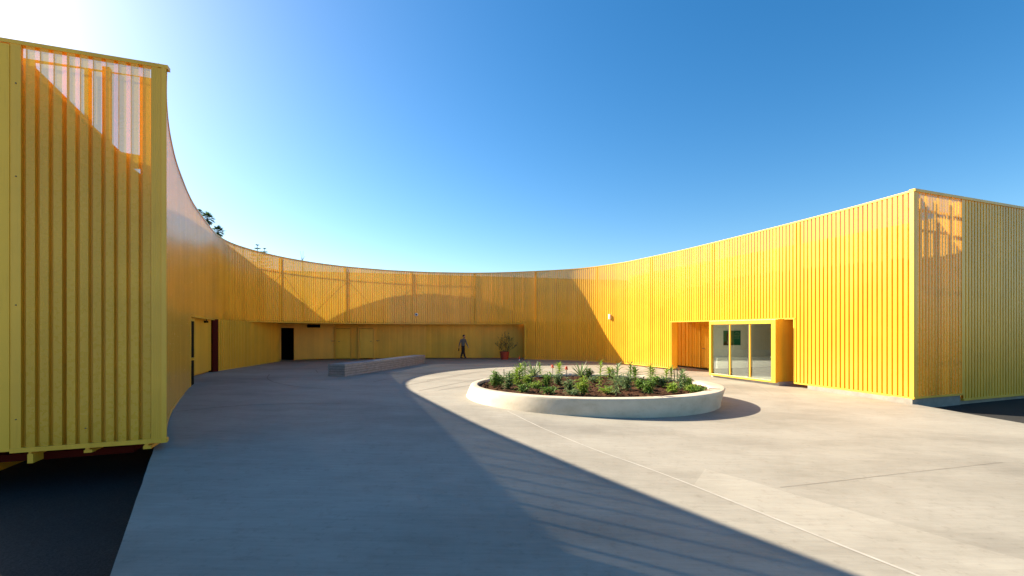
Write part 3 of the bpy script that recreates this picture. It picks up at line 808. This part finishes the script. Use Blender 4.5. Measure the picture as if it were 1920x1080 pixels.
row_of = lambda py: 'front' if py > 729 else ('middle' if py > 715.5 else 'back')
ORD = ['first','second','third','fourth','fifth','sixth','seventh','eighth','ninth','tenth','eleventh','twelfth']
lists = {}
for e in PLANTS: lists.setdefault((e[0], row_of(e[2])), []).append(e[1])
for L in lists.values(): L.sort()
for idx, (kind, px, py, ty) in enumerate(PLANTS):
    rnd = random.Random(100+idx); x, y, z = onz(px, py, SZ); H = max(.14, (py-ty)/FOC*y)*(1.0 if kind in ('flower','stake') else 1.13)
    nm, desc = NAMES[kind]; rw = row_of(py); L = lists[(kind, rw)]
    if len(L) == 1: lab = f'{desc}, the only one in the planter\'s {rw} row'
    else: lab = f'{desc}, {ORD[L.index(px)]} from the left in the planter\'s {rw} row'
    if kind == 'stake':
        mb = MB(); mb.tube([(0,0,-.06),(.01,0,H*.5),(.02*rnd.uniform(-1,1),0,H)], [.016,.015,.011], 6); o = mb.build(nm, M['twig']); o.location = (x, y, z)
        tag(o, lab, 'stake', 'stakes in the round planter'); continue
    t = thing(nm, lab, 'flower' if kind == 'flower' else 'plant', (x, y, z), 0, 'young plants in the round planter')
    lm = [M['leafA'], M['leafB'], M['leafC']][(idx*7+idx//3) % 3]
    if kind == 'agave': lm = M['leafC']
    st, lf = MB(), MB()
    if kind == 'flower':
        st.tube([(0,0,-.05),(.01,0,H*.5),(0,0,H*.86)], .011, 6); st.build('stem', M['twig'], t)
        for i in range(16):
            a = i*2.4; zz = H*(.80+.2*i/16); r = .035*(1-.5*i/16)
            lf.ball((r*math.cos(a), r*math.sin(a), zz), (.018,.018,.030), 6, 4)
        lf.build('petals', M['red'], t)
        b3 = MB()
        for i in range(10):
            a = i*2.4; b3.blade((0,0,0), (math.cos(a),math.sin(a),1.4), (0,0,1), H*.45, .02, 1.0)
        b3.build('leaves', lm, t); continue
    if kind == 'agave':
        for i in range(22):
            a = i*2.39996; el = 1.25-.9*(i/22)
            lf.blade((0,0,.01), (math.cos(a)*math.cos(el), math.sin(a)*math.cos(el), math.sin(el)), (0,0,1), H*(.95+.4*rnd.random()), .06, .15, 4)
        st.tube([(0,0,-.05),(0,0,.08)], .03, 6)
    elif kind in ('tall', 'stalk'):
        ns = 1 if kind == 'stalk' else 2+idx % 2
        for k in range(ns):
            bx_, by_ = (0, 0) if ns == 1 else (rnd.uniform(-.09,.09), rnd.uniform(-.09,.09)); h = H*(1 if k == 0 else rnd.uniform(.6,.85))
            lx, ly = rnd.uniform(-.06,.06), rnd.uniform(-.05,.05)
            st.tube([(bx_,by_,-.05),(bx_+lx*.5,by_+ly*.5,h*.5),(bx_+lx,by_+ly,h*.93)], [.014,.011,.006], 5)
            nl = int(20+h*26)
            for i in range(nl):
                f = .12+.88*i/nl; a = i*2.39996+rnd.random()
                e = .25+1.0*f
                L_ = (.10+.10*math.sin(PI*min(1, f*.9)))*(.8+.5*rnd.random())*(1.35 if kind == 'tall' else .9)
                lf.blade((bx_+lx*f, by_+ly*f, h*f*.93), (math.cos(a)*math.cos(e), math.sin(a)*math.cos(e), math.sin(e)), (0,0,1), L_, .040, 1.1, 4)
    else:
        ns = 9 if kind == 'bush' else 7; sprd = (.17 if kind == 'bush' else .24)
        for k in range(ns):
            a = k*2.4+rnd.random(); h = H*rnd.uniform(.55,1) if k else H
            ex, ey = math.cos(a)*sprd*rnd.uniform(.3,1), math.sin(a)*sprd*rnd.uniform(.3,1)
            if k == 0: ex *= .3; ey *= .3
            st.tube([(ex*.2,ey*.2,-.04),(ex*.6,ey*.6,h*.5),(ex,ey,h*.92)], [.009,.007,.004], 4)
            nl = int(12+h*22)
            for i in range(nl):
                f = .15+.85*i/nl; b_ = i*2.39996+rnd.random(); e = rnd.uniform(.15,1.15)
                g = f if f > .5 else f
                lf.blade((ex*(.2+.8*f), ey*(.2+.8*f), h*f*.92), (math.cos(b_)*math.cos(e), math.sin(b_)*math.cos(e), math.sin(e)), (0,0,1), rnd.uniform(.10,.20), .036 if kind == 'bush' else .030, 1.0, 3)
    st.build('stem', M['stem'], t); lf.build('leaves', lm, t)
    if px == 1277:
        mb = MB(); mb.tube([(0,0,.05),(0,0,.16)], .038, 8); mb.build('plant_tag', M['greentag'], t)

# ------------------------------------------------------------------ bench
b0 = Vector(ong(617.5, 704.8)); b1 = Vector(ong(646.5, 706)); b2 = Vector(ong(797.3, 680.5))
d = (b2-b1); d.z = 0; LBn = d.length; d.normalize()
wdt = .70; nrm = Vector((-d.y, d.x, 0))
ang = math.atan2(d.y, d.x)
bn = thing('concrete_bench', 'long low board-marked concrete bench lying in the wall\'s shade', 'bench', (b1.x, b1.y, b1.z), ang)
zr = lambda x: gz(b1.x+d.x*x, b1.y+d.y*x)-b1.z
mb = MB(); NB = 30
nb = 5; hb = .48/nb
def bow(x): return -.10*math.sin(PI*x/LBn)
for k in range(nb):
    jx = .006*((k*37) % 3-1)
    prev = None
    for i in range(NB+1):
        x = LBn*i/NB; zz = zr(x); zt_ = hb*(k+1)-(.014 if k < nb-1 else 0)
        z0 = (-.06 if k == 0 else hb*k)
        cur = [mb.vert((x, bow(x)+jx, zz+z0)), mb.vert((x, bow(x)+wdt-jx, zz+z0)), mb.vert((x, bow(x)+wdt-jx, zz+zt_)), mb.vert((x, bow(x)+jx, zz+zt_))]
        if prev:
            for q in range(4): mb.face((prev[q], prev[(q+1)%4], cur[(q+1)%4], cur[q]))
        else: mb.face(cur)
        prev = cur
    mb.face(list(reversed(prev)))
o = mb.build('bench_block', M['board'], bn)
mb = MB(); prev = None
for i in range(NB+1):
    x = .02+(LBn-.04)*i/NB; zz = zr(x)
    cur = [mb.vert((x, bow(x)+.02, zz-.05)), mb.vert((x, bow(x)+wdt-.02, zz-.05)), mb.vert((x, bow(x)+wdt-.02, zz+.46)), mb.vert((x, bow(x)+.02, zz+.46))]
    if prev:
        for q in range(4): mb.face((prev[q], prev[(q+1)%4], cur[(q+1)%4], cur[q]))
    else: mb.face(cur)
    prev = cur
mb.face(list(reversed(prev)))
mb.build('bench_core', plain('bench_core_concrete', (.10,.10,.10), .9), bn)

# ------------------------------------------------------------------ potted shrub
px_, py_, pz_ = ong(946, 674)
ps = thing('potted_shrub', 'red terracotta pot with a sparse dark twiggy shrub beside the opening\'s right end', 'potted plant', (px_, py_, pz_))
mb = MB(); prof = [(.25,0),(.255,.02),(.30,.30),(.33,.50),(.345,.50),(.345,.56),(.31,.56),(.30,.50)]; pr = None
for r, z in prof:
    row = [mb.vert((r*math.cos(2*PI*i/32), r*math.sin(2*PI*i/32), z)) for i in range(32)]
    if pr:
        for i in range(32): j = (i+1) % 32; mb.face((pr[i], pr[j], row[j], row[i]))
    else: mb.face(list(reversed(row)))
    pr = row
mb.build('pot', M['pot'], ps, False)
mb = MB(); mb.face([mb.vert((.302*math.cos(2*PI*i/32), .302*math.sin(2*PI*i/32), .505)) for i in range(32)]); mb.build('soil', M['soilpot'], ps)
br, lv = MB(), MB(); rnd = random.Random(5)
def twig(p, d, L, r, lev):
    pts = [p]; q = Vector(p); d = Vector(d).normalized(); n = 5
    for i in range(n):
        d = (d+Vector((rnd.uniform(-.22,.22), rnd.uniform(-.22,.22), rnd.uniform(-.08,.2)))).normalized(); q = q+d*L/n; pts.append(q.copy())
        if lev and i > 0:
            for _ in range(2):
                if rnd.random() < .62:
                    a = rnd.random()*2*PI; twig(q.copy(), d*.7+Vector((math.cos(a), math.sin(a), .35))*.8, L*rnd.uniform(.3,.5), r*.55, lev-1)
        if lev < 2 and rnd.random() < .5:
            for _ in range(rnd.choice((0,1,1,3))):
                a = rnd.random()*2*PI; e = rnd.uniform(-.5,1)
                lv.blade(q, (math.cos(a)*math.cos(e), math.sin(a)*math.cos(e), math.sin(e)), (0,0,1), rnd.uniform(.035,.07), .028, .5, 3)
    br.tube(pts, [r*(1-.75*i/n) for i in range(n+1)], 5)
for dx_, dz_, L_ in ((-.95,.62,.75),(-.7,.9,.85),(-.35,1.1,.8),(.05,1.3,1.05),(.3,1.1,.75),(.75,.75,.85),(1.0,.42,.75),(-.9,.25,.5),(.9,.18,.45)):
    twig((0,0,.5), (dx_, rnd.uniform(-.4,.4), dz_), L_*1.05, .012, 2)
br.build('branches', M['twig'], ps); lv.build('leaves', M['leafD'], ps)
# small orange post by the wall
x, y, z = ong(973.8, 676)
gp_ = thing('ground_marker', 'tiny bright orange marker on a pale foot, on the paving right of the pot', 'marker', (x, y, z))
mb = MB(); mb.tube([(0,0,0),(0,0,.09)], [.035,.028], 8); mb.build('foot', M['whitecap'], gp_)
mb = MB(); mb.tube([(0,0,.09),(0,0,.14),(.005,0,.22),(.01,0,.30)], [.03,.045,.05,.02], 8); mb.tube([(0,0,.2),(-.06,-.02,.16)], .018, 6); mb.build('marker_head', M['orange'], gp_)

# ------------------------------------------------------------------ person
def person():
    gx, gy, gz_ = atY(868, 671.6, 31.5)
    root = thing('person', 'person in a grey sweater and dark trousers walking past the yellow recessed wall', 'person', (gx, gy, gz_), 0)
    # local: +X right (walking direction), -Y towards the camera; built 1.62 m tall
    k = MB()
    def limb(pts, rad, n=12): k.tube([Vector(p) for p in pts], rad, n); [k.ball(p, r*.98, 10, 6) for p, r in zip(pts, rad)]
    # legs: right leg back (left in picture), left leg forward and crossing
    hipz = .80
    limb([(-.01,.07,hipz),(-.02,.06,.66),(-.035,.05,.43),(-.10,.05,.22),(-.135,.05,.09)], [.100,.098,.076,.066,.052])
    limb([(.03,-.07,hipz),(.045,-.06,.66),(.06,-.04,.43),(.105,-.03,.22),(.155,-.02,.085)], [.100,.098,.076,.066,.052])
    limb([(-.155,.05,.05),(-.09,.05,.035),(-.02,.05,.03)], [.042,.040,.028]); limb([(.135,-.02,.048),(.20,-.03,.045),(.27,-.03,.06)], [.042,.040,.028])
    # trunk
    trunk = [((.01,0,.80),(.105,.145)),((.01,0,.90),(.10,.14)),((.012,0,1.0),(.10,.138)),((.02,0,1.12),(.105,.155)),((.03,0,1.24),(.105,.17)),((.035,0,1.31),(.085,.15)),((.045,0,1.355),(.055,.075)),((.055,0,1.41),(.047,.050))]
    R3 = Matrix.Rotation(math.radians(62), 3, 'Z')      # chest turned partly away from the camera
    rr = []
    for c, (a, b_) in trunk:
        rr.append([k.vert(Vector(c)+R3 @ Vector((a*math.cos(2*PI*i/20), b_*math.sin(2*PI*i/20), 0))) for i in range(20)])
    for p, q in zip(rr, rr[1:]):
        for i in range(20): j = (i+1) % 20; k.face((p[i], p[j], q[j], q[i]))
    k.face(list(reversed(rr[0]))); k.face(rr[-1])
    # arms: shoulders along the turned axis
    shl, shr = Vector((-.12,-.03,1.28)), Vector((.165,.03,1.28))
    limb([shl,(-.185,-.07,1.10),(-.222,-.08,1.00),(-.250,-.09,.88),(-.262,-.095,.80)], [.058,.050,.044,.036,.028])
    limb([shr,(.215,.02,1.10),(.255,-.0,1.01),(.315,-.02,.90),(.355,-.03,.835)], [.058,.050,.044,.036,.028])
    def hand(w, dirv, out, thumb):
        w = Vector(w); dirv = Vector(dirv).normalized(); out = Vector(out).normalized(); side = dirv.cross(out).normalized()
        for t in (.02,.05,.08): k.ball(w+dirv*t, (.030,.030,.030), 8, 5)
        for i, L in enumerate((.062,.072,.068,.052)):
            b_ = w+dirv*.085+side*(.020*(i-1.5)*1.15)
            k.tube([b_, b_+dirv*L*.5+out*.006, b_+dirv*L*.85+out*.022], [.0095,.009,.008], 6)
        b_ = w+dirv*.03+side*thumb*.026; k.tube([b_, b_+dirv*.03+side*thumb*.022+out*.01, b_+dirv*.055+side*thumb*.024+out*.02], [.011,.010,.008], 6)
    hand((-.268,-.095,.79), (-.03,-.02,-1), (.6,.3,0), 1); hand((.36,-.03,.825), (.5,-.05,-.85), (-.6,.2,-.3), -1)
    # head, looking along +X and slightly away, a little bowed
    hc = Vector((.075,.01,1.515)); f = Vector((.86,.42,-.12)).normalized()
    RH = f.to_track_quat('X', 'Z').to_matrix()
    k.ball(hc+RH @ Vector((-.005,0,.015)), (.092,.072,.098), 18, 12, R=RH)
    k.ball(hc+RH @ Vector((.022,0,-.045)), (.062,.054,.068), 14, 8, R=RH)
    k.ball(hc+RH @ Vector((.045,0,-.085)), (.030,.030,.026), 10, 6, R=RH)                       # chin
    k.tube([hc+RH @ Vector((.082,0,.012)), hc+RH @ Vector((.104,0,-.022)), hc+RH @ Vector((.088,0,-.032))], [.010,.015,.012], 8)   # nose
    for sgn in (1,-1):
        k.ball(hc+RH @ Vector((-.005,.072*sgn,-.012)), (.018,.010,.030), 8, 6, R=RH)              # ears
        k.ball(hc+RH @ Vector((.074,.030*sgn,.022)), (.014,.024,.008), 8, 5, R=RH)                # brow
    k.tube([hc+RH @ Vector((.078,.022,-.060)), hc+RH @ Vector((.086,0,-.058)), hc+RH @ Vector((.078,-.022,-.060))], .007, 6)         # lips
    tmp = k.build('body', [M['skin'], M['sweater'], M['trousers'], M['shoe']], root)
    rm = tmp.modifiers.new('join', 'REMESH'); rm.mode = 'VOXEL'; rm.voxel_size = .0065
    sm = tmp.modifiers.new('soft', 'SMOOTH'); sm.factor = .5; sm.iterations = 3
    bpy.context.view_layer.update()
    dg = bpy.context.evaluated_depsgraph_get()
    me = bpy.data.meshes.new_from_object(tmp.evaluated_get(dg)); tmp.modifiers.clear(); tmp.data = me; me.name = 'body'
    me.materials.clear()
    for q in ('skin','sweater','trousers','shoe'): me.materials.append(M[q])
    for p in me.polygons:
        c = p.center; p.use_smooth = True
        if c.z > 1.385 or (c.z < .80 and abs(c.x) > .235) or (c.x > .335 and c.z < .86): m = 0
        elif c.z < .085: m = 3
        elif c.z < .865 and abs(c.x) < .21: m = 2
        else: m = 1
        p.material_index = m
    h = MB(); n = 18; rows = []
    h.ball(hc+RH @ Vector((-.016,0,.026)), (.098,.080,.102), 20, 12, R=RH)
    hb = h.build('hair', M['hair'], root, True)
    bm = bmesh.new(); bm.from_mesh(hb.data)
    kill = []
    for v in bm.verts:
        l = RH.transposed() @ (v.co-hc)
        if l.z < .055-.9*max(0, -l.x+.02) and l.x > -.075: kill.append(v)
        elif l.z < -.055: kill.append(v)
    bmesh.ops.delete(bm, geom=kill, context='VERTS'); bm.to_mesh(hb.data); bm.free()
    sd = hb.modifiers.new('thick', 'SOLIDIFY'); sd.thickness = .012
    h = MB(); h.ball(hc+RH @ Vector((.030,0,-.078)), (.058,.056,.042), 14, 8, R=RH); h.build('beard', M['hair'], root, True)
    for sgn in (1,-1):
        h = MB(); h.ball(hc+RH @ Vector((.079,.030*sgn,.008)), (.010,.012,.009), 8, 6, R=RH); h.build('eye', M['whitecap'], root, True)
    # dark case in the left hand
    hold = MB(); hx, hy, hz = gx-.275, gy-.10, gz_+.60
    hold.box(-.035,-.022,-.10,.035,.022,.085)
    o = bevel(hold.build('carried_case', M['black']), .012); o.location = (hx, hy, hz); tag(o, 'small dark case carried low in the walking person\'s left hand', 'case')
person()

# ------------------------------------------------------------------ trees beyond
def fan_palm(px, py, Y, cr, lab, seed, dry=True):
    rnd = random.Random(seed); x, y, z = atY(px, py, Y)
    t = thing('palm_tree', lab, 'palm tree', (x, y, -.2), 0, 'palms beyond the wall')
    mb = MB(); mb.tube([(0,0,0),(.1,0,z*.5),(0,0,z-.1)], [.38,.24,.2], 10); mb.build('trunk', M['trunk'], t)
    cw, dr = MB(), MB()
    def leaf(mb_, d, L, droop):
        d = Vector(d).normalized(); p0 = Vector((0,0,z)); tip = p0+d*L*.5
        mb_.tube([p0, tip], [.02,.014], 4)
        side = d.cross(Vector((0,0,1)));
        if side.length < .01: side = Vector((1,0,0))
        side.normalize()
        for i in range(13):
            a = -1.25+2.5*i/12; dd = d*math.cos(a)+side*math.sin(a)
            mb_.blade(tip, dd, (0,0,1), L*.55*(1-.2*abs(a)), .075*L, droop, 3)
    for i in range(34):
        a = i*2.39996; e = 1.4-2.0*(i/34); leaf(cw, (math.cos(a)*math.cos(e), math.sin(a)*math.cos(e), math.sin(e)), cr*rnd.uniform(.85,1.1), .5)
    if dry:
        for i in range(12):
            a = i*2.39996; e = -.75-.5*rnd.random(); leaf(dr, (math.cos(a)*math.cos(e), math.sin(a)*math.cos(e), math.sin(e)), cr*rnd.uniform(.8,1.05), 1.0)
        dr.build('dry_leaves', M['drypalm'], t)
    cw.build('crown', M['palm'], t)
fan_palm(389, 409, 90, 1.6, 'fan palm with dry hanging leaves above the wall, left and higher of the pair', 1)
fan_palm(409, 433.5, 92, 1.45, 'fan palm with a rounded dark crown above the wall, right and lower of the pair', 2)
fan_palm(374, 396, 95, .8, 'fan palm of which only a small green tuft clears the wall, farthest left', 3, False)
def conifer(px, py, Y, H, lab, seed):
    rnd = random.Random(seed); x, y, z = atY(px, py, Y)
    t = thing('conifer_tree', lab, 'tree', (x, y, -.2)); mb = MB()
    mb.tube([(0,0,0),(0,0,z*.6),(0,0,z)], [.22,.14,.03], 8); mb.build('trunk', M['trunk'], t)
    lf = MB()
    for k in range(int(z/.55)):
        zz = z-.1-k*.55; R0 = min(2.6, .18+.30*k)
        for i in range(6):
            a = i*PI/3+k*.5; tip = Vector((math.cos(a)*R0, math.sin(a)*R0, zz+.12*R0)); b_ = Vector((0,0,zz))
            lf.tube([b_, tip], [.03,.015], 4)
            for j in range(12):
                p = b_.lerp(tip, .25+.75*j/12); aa = rnd.random()*2*PI
                lf.blade(p, (math.cos(aa), math.sin(aa), rnd.uniform(.2,1.2)), (0,0,1), .24, .07, .2, 2)
    lf.build('crown', M['palm'], t)
conifer(482.5, 456.5, 70, 15, 'narrow green conifer tip rising above the wall, taller of two', 1)
conifer(496, 463.5, 74, 14, 'branching dark green tree top above the wall, just right of the narrow conifer', 2)
x, y, z = atY(567, 487, 60)
bt = thing('bare_tree', 'thin bare twigs of a leafless tree rising above the back wall', 'tree', (x, y, -.2))
mb = MB(); mb.tube([(0,0,0),(.1,0,z*.6),(0,0,z)], [.14,.08,.035], 6); mb.build('trunk', M['twig'], bt)
mb = MB()
for (dx_, h0, h1, w) in ((-.12,-.6,1.35,-.25),(.05,-.4,1.35,.10),(.0,-.2,.7,.35),(.02,-.2,.45,-.1),(0,.1,.35,.2)):
    mb.tube([(dx_*.3,0,z+h0),(dx_,.02,z+h0*.3+h1*.4),(w,0,z+h1)], [.03,.022,.012], 5)
mb.build('branches', M['twig'], bt)

# ------------------------------------------------------------------ sun, sky, camera
SUN_EL = math.radians(29.5); dx_, dy_ = -.884, .467
sd_ = Vector((dx_*math.cos(SUN_EL), dy_*math.cos(SUN_EL), math.sin(SUN_EL)))
L = bpy.data.lights.new('sun', 'SUN'); L.energy = 5.0; L.angle = math.radians(.5); L.color = (1.0, .87, .68)
so = bpy.data.objects.new('sun', L); C.objects.link(so); so.rotation_euler = sd_.to_track_quat('Z', 'Y').to_euler()
W = bpy.data.worlds.new('World'); S.world = W; W.use_nodes = True
nt = W.node_tree; bg = nt.nodes['Background']
sky = nt.nodes.new('ShaderNodeTexSky'); sky.sky_type = 'NISHITA'; sky.sun_disc = False
sky.sun_elevation = SUN_EL; sky.sun_rotation = math.atan2(dx_, dy_)
sky.air_density = 1.0; sky.dust_density = .6; sky.ozone_density = 1.9; sky.altitude = 0
hs = nt.nodes.new('ShaderNodeHueSaturation'); hs.inputs['Hue'].default_value = .498; hs.inputs['Saturation'].default_value = 1.4
nt.links.new(sky.outputs[0], hs.inputs['Color']); nt.links.new(hs.outputs[0], bg.inputs['Color'])
bg.inputs['Strength'].default_value = .062
cam = bpy.data.cameras.new('camera'); co = bpy.data.objects.new('camera', cam); C.objects.link(co)
co.location = (0, 0, CH); co.rotation_euler = (PI/2, 0, 0)
cam.sensor_width = 36; cam.lens = FOC/1920*36; cam.shift_y = (HOR-540)/1920; cam.clip_end = 2000; cam.clip_start = .05
S.camera = co
S.view_settings.view_transform = 'Standard'; S.view_settings.look = 'None'; S.view_settings.gamma = 1; S.view_settings.exposure = 1.72
S.cycles.transparent_max_bounces = 32; S.cycles.max_bounces = 10; S.cycles.diffuse_bounces = 8
S.cycles.use_denoising = True
